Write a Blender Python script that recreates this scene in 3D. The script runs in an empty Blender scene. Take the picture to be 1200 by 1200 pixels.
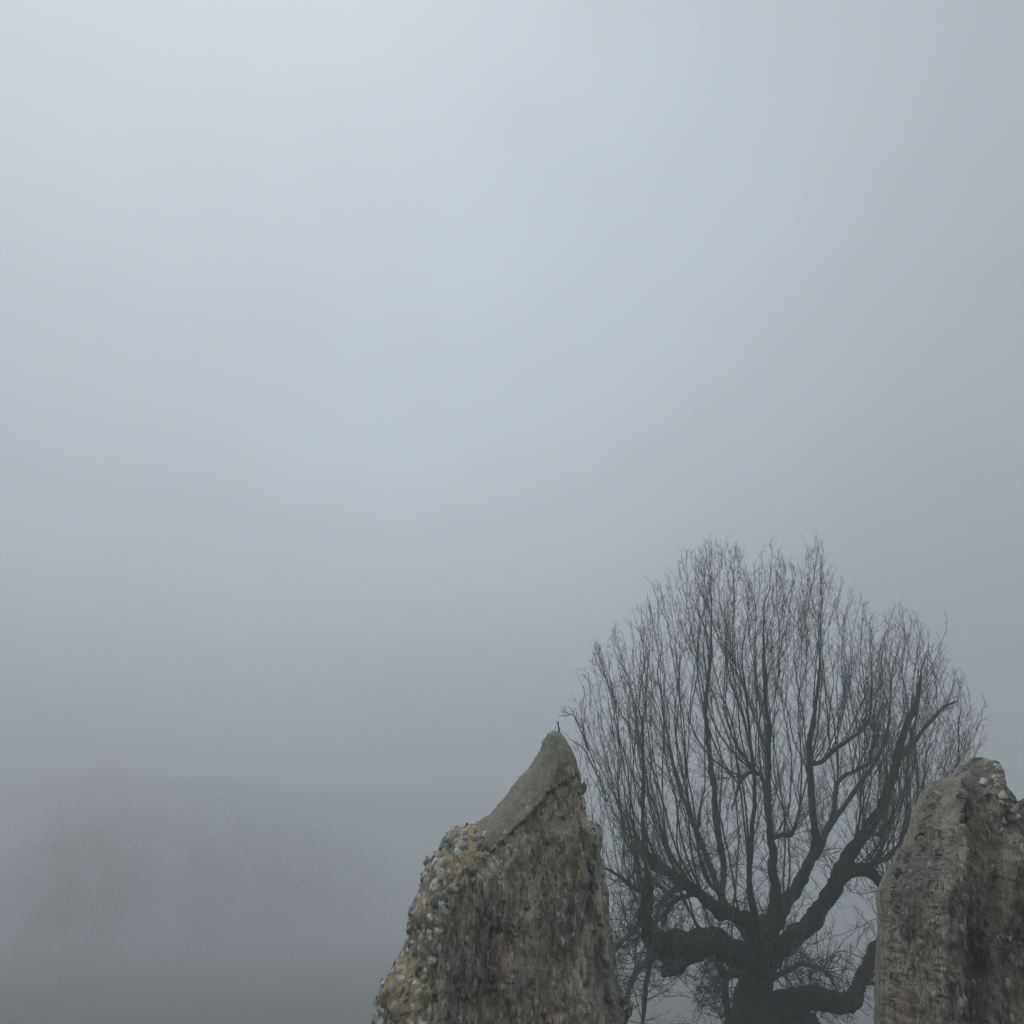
import bpy, math, random
import numpy as np
from mathutils import Vector, noise
from mathutils.geometry import delaunay_2d_cdt

R = math.radians
rng = random.Random(11)
S = bpy.context.scene
COL = S.collection

# ------------------------------------------------------------------ camera model
F, PITCH, EYE = 942.0, R(27.0), 1.6
CP, SP = math.cos(PITCH), math.sin(PITCH)

def at(px, py, Y):
    """the place in the world seen at a photo pixel (1200 px frame), Y metres in front of the camera"""
    u, v = (px - 600) / F, (600 - py) / F
    t = Y / (CP - v * SP)
    return Vector((t * u, Y, EYE + t * (v * CP + SP)))

def mpp(py, Y):
    return Y / (CP - (600 - py) / F * SP) / F

def ground_z(x, y):
    d = math.hypot(x - 0.3, y - 1.5)
    s = min(max((d - 4.6) / 26.0, 0), 1)
    s = s * s * (3 - 2 * s)
    s = 1 - (1 - s) ** 1.35
    z = -8.2 * s
    z += 0.10 * noise.noise((x * .25, y * .25, 3.1)) * min(d / 6, 1)
    if d > 25:
        z += 0.9 * noise.noise((x * .02, y * .02, 7.7)) * min((d - 25) / 40, 1)
    # the ground climbs gently away on the left
    bk = min(max((y - 40) / 120.0, 0), 1)
    sd = min(max((-x + 4) / 30.0, 0), 1)
    z += (3.0 * bk * bk * (3 - 2 * bk)) * sd * sd * (3 - 2 * sd)
    return z

# ------------------------------------------------------------------ helpers
def empty(name, loc, label, cat, group=None):
    o = bpy.data.objects.new(name, None)
    o.location = loc
    o.empty_display_size = .2
    COL.objects.link(o)
    o['label'] = label
    o['category'] = cat
    if group:
        o['group'] = group
    return o

def build(name, verts, faces, mats, parent=None, smooth=True, attr=None, fmat=None):
    me = bpy.data.meshes.new(name)
    off = parent_off(parent)
    me.from_pydata([(v[0] - off[0], v[1] - off[1], v[2] - off[2]) for v in verts], [], faces)
    if not isinstance(mats, (list, tuple)):
        mats = [mats]
    for m in mats:
        me.materials.append(m)
    if smooth:
        me.polygons.foreach_set('use_smooth', [True] * len(me.polygons))
    if attr is not None:
        a = me.attributes.new('tint', 'FLOAT_COLOR', 'POINT')
        a.data.foreach_set('color', np.asarray(attr, dtype=np.float32).ravel())
    me.update()
    o = bpy.data.objects.new(name, me)
    COL.objects.link(o)
    o.parent = parent
    return o

def parent_off(p):
    off = Vector((0, 0, 0))
    while p is not None:
        off += p.location
        p = p.parent
    return off

class Tubes:
    def __init__(self):
        self.v, self.f = [], []

    def add(self, pts, rad, sides=6, rough=0.0, cap=True):
        n = len(pts)
        if n < 2:
            return
        base = len(self.v)
        t = (pts[1] - pts[0]).normalized()
        a = Vector((1, 0, 0)) if abs(t.x) < .8 else Vector((0, 1, 0))
        nx = t.cross(a).normalized()
        for i in range(n):
            if 0 < i < n - 1:
                t = (pts[i + 1] - pts[i - 1])
            elif i == n - 1:
                t = pts[i] - pts[i - 1]
            else:
                t = pts[1] - pts[0]
            if t.length < 1e-9:
                t = Vector((0, 0, 1))
            t.normalize()
            nx = nx - t * nx.dot(t)
            if nx.length < 1e-6:
                nx = t.orthogonal()
            nx.normalize()
            ny = t.cross(nx)
            for k in range(sides):
                an = 2 * math.pi * k / sides
                r = rad[i]
                d = nx * math.cos(an) + ny * math.sin(an)
                if rough:
                    q = pts[i] + d * r
                    r *= 1 + rough * (noise.noise(q * 5.0) + .6 * noise.noise(q * 14.0))
                q = pts[i] + d * r
                self.v.append((q.x, q.y, q.z))
        for i in range(n - 1):
            for k in range(sides):
                k2 = (k + 1) % sides
                self.f.append((base + i * sides + k, base + i * sides + k2,
                               base + (i + 1) * sides + k2, base + (i + 1) * sides + k))
        if cap:
            self.f.append(tuple(base + (n - 1) * sides + k for k in range(sides)))
            self.f.append(tuple(base + k for k in reversed(range(sides))))

def spline(pts, sub):
    out = []
    n = len(pts)
    for i in range(n - 1):
        p0 = pts[max(i - 1, 0)]
        p1, p2 = pts[i], pts[i + 1]
        p3 = pts[min(i + 2, n - 1)]
        for j in range(sub):
            t = j / sub
            out.append(tuple(.5 * (2 * b + (c - a) * t + (2 * a - 5 * b + 4 * c - d) * t * t +
                                   (3 * b - a - 3 * c + d) * t ** 3)
                             for a, b, c, d in zip(p0, p1, p2, p3)))
    out.append(tuple(pts[-1]))
    return out

# ------------------------------------------------------------------ materials
def new_mat(name):
    m = bpy.data.materials.new(name)
    m.use_nodes = True
    nt = m.node_tree
    b = nt.nodes['Principled BSDF']
    b.inputs['Specular IOR Level'].default_value = .25
    return m, nt, b

def N(nt, typ, **kw):
    n = nt.nodes.new(typ)
    for k, v in kw.items():
        setattr(n, k, v)
    return n

def ramp(nt, fac, stops, interp='LINEAR'):
    r = N(nt, 'ShaderNodeValToRGB')
    r.color_ramp.interpolation = interp
    e = r.color_ramp.elements
    while len(e) < len(stops):
        e.new(.5)
    for i, (p, c) in enumerate(stops):
        e[i].position = p
        e[i].color = (c[0], c[1], c[2], 1) if hasattr(c, '__len__') else (c, c, c, 1)
    nt.links.new(fac, r.inputs[0])
    return r.outputs[0]

def mix(nt, fac, a, b, mode='MIX'):
    m = N(nt, 'ShaderNodeMix', data_type='RGBA', blend_type=mode)
    for sock, val in ((m.inputs[0], fac), (m.inputs[6], a), (m.inputs[7], b)):
        if hasattr(val, 'is_linked'):
            nt.links.new(val, sock)
        elif hasattr(val, '__len__'):
            sock.default_value = (val[0], val[1], val[2], 1)
        else:
            sock.default_value = val
    return m.outputs[2]

def coords(nt, scale=(1, 1, 1), kind='Object', rot=(0, 0, 0)):
    tc = N(nt, 'ShaderNodeTexCoord')
    mp = N(nt, 'ShaderNodeMapping')
    mp.inputs['Scale'].default_value = scale
    mp.inputs['Rotation'].default_value = rot
    nt.links.new(tc.outputs[kind], mp.inputs[0])
    return mp.outputs[0]

def noise_tex(nt, vec, scale, detail=5, rough=.6):
    n = N(nt, 'ShaderNodeTexNoise')
    n.inputs['Scale'].default_value = scale
    n.inputs['Detail'].default_value = detail
    n.inputs['Roughness'].default_value = rough
    nt.links.new(vec, n.inputs['Vector'])
    return n.outputs['Fac']

def vor(nt, vec, scale, feature='F1'):
    n = N(nt, 'ShaderNodeTexVoronoi', feature=feature)
    n.inputs['Scale'].default_value = scale
    nt.links.new(vec, n.inputs['Vector'])
    return n

def bump(nt, h, dist, strength=1.0, prev=None):
    b = N(nt, 'ShaderNodeBump')
    b.inputs['Strength'].default_value = strength
    b.inputs['Distance'].default_value = dist
    nt.links.new(h, b.inputs['Height'])
    if prev is not None:
        nt.links.new(prev, b.inputs['Normal'])
    return b.outputs[0]

def mat_core(name, lift=1.0):
    """weathered flint and mortar core of the ruin: tall drip-worn flints, lichen, stains"""
    m, nt, b = new_mat(name)
    L = nt.links
    warp = coords(nt, (1, 1, 1))
    wn = N(nt, 'ShaderNodeTexNoise')
    wn.inputs['Scale'].default_value = 9
    wn.inputs['Detail'].default_value = 3
    L.new(warp, wn.inputs['Vector'])
    add = N(nt, 'ShaderNodeVectorMath', operation='MULTIPLY_ADD')
    L.new(wn.outputs['Color'], add.inputs[0])
    add.inputs[1].default_value = (.05, .05, .05)
    L.new(warp, add.inputs[2])
    mp = N(nt, 'ShaderNodeMapping')
    mp.inputs['Scale'].default_value = (1, 1, .17)
    L.new(add.outputs[0], mp.inputs[0])
    long_ = mp.outputs[0]
    cells = vor(nt, long_, 66)
    sep = N(nt, 'ShaderNodeSeparateColor')
    L.new(cells.outputs['Color'], sep.inputs[0])
    k = lift
    stone = ramp(nt, sep.outputs[0], [(0, (.085 * k, .086 * k, .078 * k)), (.30, (.15 * k, .148 * k, .122 * k)),
                                      (.55, (.205 * k, .198 * k, .162 * k)), (.78, (.26 * k, .25 * k, .20 * k)),
                                      (.93, (.22 * k, .20 * k, .165 * k)), (1, (.36 * k, .35 * k, .295 * k))])
    edge = vor(nt, long_, 66, 'DISTANCE_TO_EDGE')
    mort = ramp(nt, edge.outputs['Distance'], [(0.02, 1), (.12, 0)])
    fine = noise_tex(nt, long_, 120, 6, .7)
    mcol = ramp(nt, fine, [(.3, (.10 * k, .098 * k, .078 * k)), (.7, (.24 * k, .235 * k, .18 * k))])
    col = mix(nt, mort, stone, mcol)
    # large soft stains: slate, brick pink, olive
    st = noise_tex(nt, coords(nt, (1, 1, .42)), 3.1, 4, .55)
    col = mix(nt, ramp(nt, st, [(.50, 0), (.62, .6)]), col, (.085, .088, .092))
    st2 = noise_tex(nt, coords(nt, (1.1, 1, .5), rot=(0, .1, 1.3)), 4.3, 5, .6)
    col = mix(nt, ramp(nt, st2, [(.56, 0), (.66, .62)]), col, (.25, .185, .14))
    st3 = noise_tex(nt, coords(nt, (1, 1, .33), rot=(0, 0, 2.1)), 7, 5, .65)
    col = mix(nt, ramp(nt, st3, [(.46, 0), (.62, .45)]), col, (.19, .185, .13))
    sp = noise_tex(nt, coords(nt, (1, 1, .3)), 62, 3, .5)
    col = mix(nt, ramp(nt, sp, [(.585, 0), (.66, .55)]), col, (.33 * k, .32 * k, .27 * k))
    dk = noise_tex(nt, coords(nt, (1, 1, .22), rot=(0, 0, .7)), 40, 3, .5)
    col = mix(nt, ramp(nt, dk, [(.58, 0), (.68, .5)]), col, (.06, .058, .053))
    at_ = N(nt, 'ShaderNodeAttribute', attribute_name='tint')
    s2 = N(nt, 'ShaderNodeSeparateColor')
    L.new(at_.outputs['Color'], s2.inputs[0])
    col = mix(nt, s2.outputs[0], col, mix(nt, fine, (.075 * k, .076 * k, .078 * k), (.17 * k, .17 * k, .17 * k)))
    col = mix(nt, s2.outputs[1], col, mix(nt, fine, (.16 * k, .11 * k, .085 * k), (.31 * k, .24 * k, .19 * k)))
    col = mix(nt, s2.outputs[2], col, mix(nt, fine, (.15 * k, .15 * k, .11 * k), (.32 * k, .31 * k, .24 * k)))
    col = mix(nt, 1.0, col, (1.03, 1.0, .955), 'MULTIPLY')
    L.new(col, b.inputs['Base Color'])
    b.inputs['Roughness'].default_value = .93
    h = mix(nt, .5, ramp(nt, edge.outputs['Distance'], [(0, 0), (.25, 1)]), fine)
    bn = bump(nt, h, .012, .9)
    bn = bump(nt, noise_tex(nt, coords(nt), 160, 5, .7), .004, .6, bn)
    L.new(bn, b.inputs['Normal'])
    return m

def mat_mortar(name, base, var, scale=14):
    m, nt, b = new_mat(name)
    L = nt.links
    n1 = noise_tex(nt, coords(nt), scale, 7, .68)
    col = ramp(nt, n1, [(.3, base), (.7, var)])
    sp = noise_tex(nt, coords(nt), 130, 3, .5)
    col = mix(nt, ramp(nt, sp, [(.58, 0), (.70, .55)]), col, (.36, .35, .29))
    dk = noise_tex(nt, coords(nt, rot=(1, 2, 0)), 95, 3, .5)
    col = mix(nt, ramp(nt, dk, [(.60, 0), (.70, .6)]), col, tuple(c * .4 for c in base))
    stk = noise_tex(nt, coords(nt, (1, 1, .13)), 48, 4, .6)
    col = mix(nt, ramp(nt, stk, [(.44, 0), (.64, .5)]), col, tuple(c * .5 for c in base))
    gr = noise_tex(nt, coords(nt, rot=(2, 0, 1)), 6, 6, .7)
    col = mix(nt, ramp(nt, gr, [(.46, 0), (.60, .75)]), col, (.25, .235, .18))
    L.new(col, b.inputs['Base Color'])
    b.inputs['Roughness'].default_value = .92
    bn = bump(nt, noise_tex(nt, coords(nt), 42, 8, .75), .018, .9)
    L.new(bn, b.inputs['Normal'])
    return m

def mat_flint():
    m, nt, b = new_mat('knapped flint and cortex')
    L = nt.links
    a = N(nt, 'ShaderNodeAttribute', attribute_name='tint')
    n1 = noise_tex(nt, coords(nt), 45, 5, .6)
    col = mix(nt, ramp(nt, n1, [(.50, 0), (.58, .65)]), a.outputs['Color'], (.40, .38, .33))
    n2 = noise_tex(nt, coords(nt, rot=(1, 1, 1)), 70, 4, .6)
    col = mix(nt, ramp(nt, n2, [(.55, 0), (.66, .6)]), col, (.09, .09, .085))
    L.new(col, b.inputs['Base Color'])
    L.new(ramp(nt, n1, [(.4, .45), (.6, .85)]), b.inputs['Roughness'])
    L.new(bump(nt, noise_tex(nt, coords(nt), 90, 4, .6), .004, .7), b.inputs['Normal'])
    return m

def mat_bark(name, lo, hi, moss=0.0):
    m, nt, b = new_mat(name)
    L = nt.links
    n1 = noise_tex(nt, coords(nt, (1, 1, .35)), 16, 6, .7)
    col = ramp(nt, n1, [(.3, lo), (.7, hi)])
    if moss:
        n2 = noise_tex(nt, coords(nt), 1.6, 5, .65)
        col = mix(nt, ramp(nt, n2, [(.46, 0), (.62, moss)]), col, (.058, .064, .026))
    L.new(col, b.inputs['Base Color'])
    b.inputs['Roughness'].default_value = .92
    b.inputs['Specular IOR Level'].default_value = .1
    L.new(bump(nt, noise_tex(nt, coords(nt, (1, 1, .3)), 40, 5, .7), .02, .8), b.inputs['Normal'])
    return m

M_core = mat_core('weathered flint core', 2.5)
M_core_dark = mat_core('damp flint core', 1.6)
M_cap = mat_mortar('grey green lime mortar', (.32, .305, .24), (.43, .412, .34), 9)
M_pale = mat_mortar('pale lime mortar', (.20, .17, .11), (.38, .34, .24), 12)
M_ochre = mat_mortar('ochre lime mortar', (.50, .36, .20), (.60, .49, .33), 8)
M_flint = mat_flint()
M_bark = mat_bark('dark wet bark', (.022, .021, .018), (.070, .064, .054), .85)
M_branch = mat_bark('grey branch bark', (.075, .067, .06), (.14, .126, .113), .3)
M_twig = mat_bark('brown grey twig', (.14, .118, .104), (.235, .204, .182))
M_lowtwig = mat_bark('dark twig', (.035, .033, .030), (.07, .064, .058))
M_weed = mat_bark('dead weed stem', (.05, .045, .035), (.09, .08, .06))

# ------------------------------------------------------------------ ground
def make_ground():
    vs, fs = [], []
    nr, na = 110, 160
    rad = [0.0] + [0.35 * (1.077 ** i) for i in range(nr)]
    rad = [r for r in rad if r < 620] + [620]
    vs.append((0.3, 1.5, ground_z(.3, 1.5)))
    for r in rad[1:]:
        for k in range(na):
            a = 2 * math.pi * k / na
            x, y = .3 + r * math.cos(a), 1.5 + r * math.sin(a)
            vs.append((x, y, ground_z(x, y)))
    for k in range(na):
        fs.append((0, 1 + k, 1 + (k + 1) % na))
    for i in range(len(rad) - 2):
        for k in range(na):
            a, b_ = 1 + i * na + k, 1 + i * na + (k + 1) % na
            fs.append((a, a + na, b_ + na, b_))
    m, nt, b = new_mat('rough winter grass')
    n1 = noise_tex(nt, coords(nt), .35, 8, .7)
    c = ramp(nt, n1, [(.3, (.045, .062, .026)), (.5, (.075, .090, .040)), (.72, (.115, .108, .06))])
    n2 = noise_tex(nt, coords(nt), 9, 6, .7)
    c = mix(nt, ramp(nt, n2, [(.4, 0), (.65, .6)]), c, (.045, .056, .024))
    nt.links.new(c, b.inputs['Base Color'])
    b.inputs['Roughness'].default_value = 1
    nt.links.new(bump(nt, noise_tex(nt, coords(nt), 22, 6, .75), .08, .9), b.inputs['Normal'])
    o = build('ground', vs, fs, m)
    o['kind'] = 'structure'
make_ground()

# ------------------------------------------------------------------ ruined walls
def in_poly(px, py, poly):
    c = False
    j = len(poly) - 1
    for i in range(len(poly)):
        xi, yi = poly[i]
        xj, yj = poly[j]
        if (yi > py) != (yj > py) and px < (xj - xi) * (py - yi) / (yj - yi + 1e-12) + xi:
            c = not c
        j = i
    return c

def to_px(x, y, z):
    zz = z - EYE
    fwd = y * CP + zz * SP
    up = -y * SP + zz * CP
    return 600 + F * x / fwd, 600 - F * up / fwd

def sstep(a, b_, x):
    t = min(max((x - a) / (b_ - a), 0), 1)
    return t * t * (3 - 2 * t)

def wob(x, y, z, zone):
    a = {'cap': .008, 'flint': .012, 'core': .019}[zone]
    o = []
    for k in (0, 31, 67):
        o.append(a * (noise.noise((x * 13 + k, y * 13, z * 9)) + .55 * noise.noise((x * 36 + k, y * 36, z * 22)) + .3 * noise.noise((x * 90 + k, y * 90, z * 50))))
    return o

def wall_solid(outline_px, feet, Yc, B, RND, step, relief, zones, seed, depth):
    """outline (seen shape) -> a solid rubble mass of real thickness. Returns verts, faces, zone of every face"""
    pts = []
    for (px, py) in outline_px:
        p = at(px, py, Yc - B * depth(px))
        pts.append((p.x, p.z))
    for (x, z) in feet:
        pts.append((x, z))
    # resample the loop finely and roughen it
    loop = []
    n = len(pts)
    for i in range(n):
        a, b_ = pts[i], pts[(i + 1) % n]
        L = math.hypot(b_[0] - a[0], b_[1] - a[1])
        k = max(1, int(L / (step * .8)))
        for j in range(k):
            t = j / k
            loop.append((a[0] + (b_[0] - a[0]) * t, a[1] + (b_[1] - a[1]) * t))
    m = len(loop)
    smooth_loop = list(loop)
    rough = []
    for i in range(m):
        a, b_ = loop[i - 3], loop[(i + 3) % m]
        tx, tz = b_[0] - a[0], b_[1] - a[1]
        l = math.hypot(tx, tz) + 1e-9
        x, z = loop[i]
        zone = zones(*to_px(x, Yc, z))
        amp = .0005
        w = amp * (noise.noise((x * 26, seed, z * 14)) + .8 * noise.noise((x * 60, seed, z * 40)))
        rough.append((x + tz / l * w, z - tx / l * w))
    loop = rough
    P = np.array(loop)
    Q = np.roll(P, -1, axis=0)
    # interior points
    lo, hi = P.min(0), P.max(0)
    gx = np.arange(lo[0], hi[0], step)
    gz = np.arange(lo[1], hi[1], step)
    G = np.array([(x, z) for z in gz for x in gx])
    rs = np.random.RandomState(seed)
    G = G + rs.uniform(-.3 * step, .3 * step, G.shape)
    extra = P[rs.randint(0, m, 4 * m)] + rs.normal(0, step * .9, (4 * m, 2))
    T_ = np.roll(P, -2, axis=0) - np.roll(P, 2, axis=0)
    T_ /= np.linalg.norm(T_, axis=1)[:, None] + 1e-12
    Nn = np.stack([T_[:, 1], -T_[:, 0]], 1)
    side = []
    rn = np.array([RND(*to_px(p[0], Yc, p[1])) for p in P])
    for q_ in (.14, .26, .38, .5, .6, .7, .79, .87):
        d_ = rn * (1 - math.sqrt(1 - q_ * q_))
        for sg in (1, -1):
            jit = rs.uniform(-.4, .4, m)[:, None] * T_ * step * .8
            side.append(P + Nn * (sg * d_)[:, None] + jit)
    G = np.concatenate([G, extra] + side)
    D = Q - P
    LL = (D ** 2).sum(1) + 1e-12
    dist = np.full(len(G), 1e9)
    inside = np.zeros(len(G), bool)
    sdist = np.full(len(G), 1e9)
    Ps = np.array(smooth_loop)
    Ds = np.roll(Ps, -1, axis=0) - Ps
    for i in range(m):
        w = G - P[i]
        t = np.clip((w @ D[i]) / LL[i], 0, 1)
        d = np.hypot(w[:, 0] - t * D[i, 0], w[:, 1] - t * D[i, 1])
        np.minimum(dist, d, out=dist)
        if i % 2 == 0:
            e = Ps[(i + 2) % m] - Ps[i]
            w = G - Ps[i]
            t = np.clip((w @ e) / (e @ e + 1e-12), 0, 1)
            np.minimum(sdist, np.hypot(w[:, 0] - t * e[0], w[:, 1] - t * e[1]), out=sdist)
        cond = (P[i, 1] > G[:, 1]) != (Q[i, 1] > G[:, 1])
        xx = D[i, 0] * (G[:, 1] - P[i, 1]) / (D[i, 1] if abs(D[i, 1]) > 1e-12 else 1e-12) + P[i, 0]
        inside ^= cond & (G[:, 0] < xx)
    keep = inside & (dist > .0011)
    G, dist, sdist = G[keep], dist[keep], sdist[keep]
    allp = [Vector(p) for p in loop] + [Vector((g[0], g[1])) for g in G]
    edges = [(i, (i + 1) % m) for i in range(m)]
    ov, oe, of, o1, o2, o3 = delaunay_2d_cdt(allp, edges, [], 1, 1e-5)
    ds = np.zeros(len(ov))
    rim = np.zeros(len(ov), bool)
    for i, src in enumerate(o1):
        if src and min(src) < m:
            rim[i] = True
        elif src:
            ds[i] = dist[src[0] - m]
    verts, faces, fz = [], [], []
    fid, bid = [], []
    for i, p in enumerate(ov):
        px, py = to_px(p.x, Yc, p.y)
        s = min(ds[i] / RND(px, py), 1)
        prof = math.sqrt(max(0, 1 - (1 - s) ** 2))
        px, py = to_px(p.x, Yc - B * prof, p.y)
        z_ = zones(px, py)
        if rim[i]:
            y = Yc + .03 * noise.noise((p.x * 6, seed, p.y * 6))
            ex, ey, ez = wob(p.x, y, p.y, z_)
            verts.append((p.x + ex, y + ey, p.y + ez))
            fid.append(len(verts) - 1)
            bid.append(len(verts) - 1)
            continue
        y = Yc - B * prof + relief(px, py, p.x, p.y, z_) * sstep(0, .11, ds[i])
        ex, ey, ez = wob(p.x, y, p.y, z_)
        verts.append((p.x + ex, y + ey, p.y + ez))
        fid.append(len(verts) - 1)
        y = Yc + B * prof + .05 * noise.noise((p.x * 4, 9.1 + seed, p.y * 4)) * prof + \
            .02 * noise.noise((p.x * 18, 9.1 + seed, p.y * 18)) * prof
        verts.append((p.x, y, p.y))
        bid.append(len(verts) - 1)
    for f in of:
        cx = sum(ov[i].x for i in f) / 3
        cz = sum(ov[i].y for i in f) / 3
        px, py = to_px(cx, sum(verts[fid[i]][1] for i in f) / 3, cz)
        j = 10 * noise.noise((cx * 8, 1.3, cz * 8)) + 7 * noise.noise((cx * 26, 2.3, cz * 26)) + 4 * noise.noise((cx * 70, 3.3, cz * 70))
        z_ = zones(px + j, py + 1.8 * j)
        faces.append(tuple(fid[i] for i in f))
        fz.append(z_)
        faces.append(tuple(bid[i] for i in reversed(f)))
        fz.append(z_ if z_ != 'core' else 'core')
    # make the front face the camera
    tot = 0
    for f in faces[::2]:
        a, b_, c = (Vector(verts[i]) for i in f)
        tot += (b_ - a).cross(c - a).y
    if tot > 0:
        faces = [tuple(reversed(f)) for f in faces]
    return verts, faces, fz

def stains(verts, patches):
    """damp slate, brick pink and pale lichen areas of the core, each with a ragged outline"""
    out = []
    for (x, y, z) in verts:
        px, py = to_px(x, y, z)
        n = noise.noise((x * 7, y * 7, z * 3)) + .6 * noise.noise((x * 24, y * 24, z * 9))
        n2 = noise.noise((x * 7, 5.5, z * 3 + 40)) + .6 * noise.noise((x * 24, 9.5, z * 9 + 40))
        c = [0, 0, 0]
        for (ch, cx, cy, rx, ry, amt) in patches:
            d = math.hypot((px + 16 * n - cx) / rx, (py + 22 * n2 - cy) / ry)
            c[ch] = max(c[ch], amt * (1 - sstep(.72, 1.1, d)))
        out.append((c[0], c[1], c[2], 1))
    return out

def split_zones(verts, faces, fz, zone):
    used, vs, fs = {}, [], []
    for f, z in zip(faces, fz):
        if z != zone:
            continue
        t = []
        for i in f:
            if i not in used:
                used[i] = len(vs)
                vs.append(verts[i])
            t.append(used[i])
        fs.append(tuple(t))
    return vs, fs

def ico():
    import bmesh
    bm = bmesh.new()
    bmesh.ops.create_icosphere(bm, subdivisions=3, radius=1)
    v = [x.co.copy() for x in bm.verts]
    f = [tuple(q.index for q in x.verts) for x in bm.faces]
    bm.free()
    return v, f
ICO_V, ICO_F = ico()

FLINT_COL = [((.60, .58, .53), 4), ((.50, .47, .42), 3), ((.20, .215, .225), 2.4), ((.10, .11, .12), 2.4),
             ((.33, .30, .24), 1.5), ((.62, .61, .58), 2), ((.28, .23, .17), 1)]

def stone(out, p, nrm, size, tall, rnd, col, flat=.62):
    V, Fc, Ct = out
    base = len(V)
    z = nrm.normalized()
    x = z.orthogonal().normalized()
    x.rotate(__import__('mathutils').Quaternion(z, rnd.uniform(0, 6.28)))
    y = z.cross(x)
    sx, sy = size * rnd.uniform(.8, 1.25), size * rnd.uniform(.6, 1.0)
    sd = Vector((rnd.uniform(0, 90), rnd.uniform(0, 90), rnd.uniform(0, 90)))
    cuts = [(Vector((rnd.gauss(0, 1), rnd.gauss(0, 1), rnd.gauss(0, 1))).normalized(), rnd.uniform(.55, .85))
            for _ in range(6)]
    for v in ICO_V:
        q = v.copy()
        q *= 1 + .42 * noise.noise(v * 1.3 + sd) + .18 * noise.noise(v * 3.5 + sd)
        for (cn, cd) in cuts:
            d = q.dot(cn) - cd
            if d > 0:
                q -= cn * d * .85
        w = x * (q.x * sx) + y * (q.y * sy) + z * (q.z * size * flat)
        w.z *= tall
        w = p + w
        V.append((w.x, w.y, w.z))
        k = 1 + .25 * noise.noise(v * 2.2 + sd * 1.7)
        Ct.append((col[0] * k, col[1] * k, col[2] * k, 1))
    for f in ICO_F:
        Fc.append(tuple(base + i for i in f))

def scatter(verts, faces, fz, zone, spacing, size, tall, seed, maxn, side=.12, front_only=True, want=None, sink=.25, cols=None):
    rnd = random.Random(seed)
    cand = []
    for f, z in zip(faces, fz):
        if z == zone:
            a, b_, c = (Vector(verts[i]) for i in f)
            cr = (b_ - a).cross(c - a)
            cand.append((math.log(rnd.random() + 1e-12) / (max(-cr.y, side * cr.length) + 1e-12), f))
    cand.sort(reverse=True)
    cand = [f for k, f in cand]
    got = []
    out = ([], [], [])
    grid = {}
    cols = cols or FLINT_COL
    tot = [c for c, w in cols]
    wts = [w for c, w in cols]
    for f in cand:
        a, b_, c = (Vector(verts[i]) for i in f)
        p = (a + b_ + c) / 3
        nrm = (b_ - a).cross(c - a)
        if nrm.length < 1e-9 or (front_only and nrm.y > .3 * nrm.length):
            continue
        if want and not want(p):
            continue
        nrm.normalize()
        s = size * rnd.choice((.3, .4, .5, .6, .8, 1, 1.15, 1.4))
        key = (int(p.x / spacing), int(p.y / spacing), int(p.z / spacing))
        ok = True
        for dx in (-1, 0, 1):
            for dy in (-1, 0, 1):
                for dz in (-1, 0, 1):
                    for (q, s2) in grid.get((key[0] + dx, key[1] + dy, key[2] + dz), ()):
                        if (q - p).length < spacing * .5 + (s + s2) * .55:
                            ok = False
        if not ok:
            continue
        grid.setdefault(key, []).append((p, s))
        n2 = (nrm + Vector((rnd.gauss(0, .25), rnd.gauss(0, .25), rnd.gauss(0, .25)))).normalized()
        stone(out, p - nrm * s * sink, n2, s, tall, rnd, rnd.choices(tot, wts)[0])
        got.append(p)
        if len(got) >= maxn:
            break
    return out

# --- left wall
LEFT = [(424, 1290), (430, 1240), (437, 1200), (439, 1178), (446, 1154), (455, 1137), (462, 1124), (471, 1116), (476, 1092),
        (477, 1066), (485, 1054), (492, 1040), (496, 1020), (503, 1004), (513, 994), (523, 975), (535, 966), (548, 965),
        (559, 963), (572, 953), (584, 941), (597, 925), (609, 911), (619, 900), (627, 889), (633, 879), (637, 867), (643, 861),
        (649, 859), (656, 862), (663, 873), (671, 886), (676, 900), (679, 916), (682, 940), (685, 961), (692, 969), (701, 973),
        (704, 984), (702, 1002), (705, 1017), (709, 1040), (711, 1066), (713, 1086), (717, 1106), (719, 1130), (722, 1152),
        (726, 1163), (735, 1166), (739, 1174), (735, 1186), (731, 1202), (729, 1240), (733, 1290)]
LCAP = [(557, 950), (640, 840), (672, 870), (683, 905), (673, 910), (654, 920), (640, 934), (626, 948), (610, 966), (597, 977),
        (583, 992), (574, 998), (567, 978)]
LFLINT = [(400, 1320), (400, 940), (559, 940), (562, 963), (571, 976), (575, 998), (566, 1008), (549, 1026), (538, 1046), (531, 1066),
          (522, 1088), (514, 1108), (505, 1132), (498, 1154), (494, 1200), (488, 1320)]

def zones_left(px, py):
    if in_poly(px, py, LCAP):
        return 'cap'
    if in_poly(px, py, LFLINT):
        return 'flint'
    return 'core'

def sstep(a, b_, x):
    t = min(max((x - a) / (b_ - a), 0), 1)
    return t * t * (3 - 2 * t)

def ridge(x, y, z):
    return 1 - abs(noise.noise((x, y, z))) * 2

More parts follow.
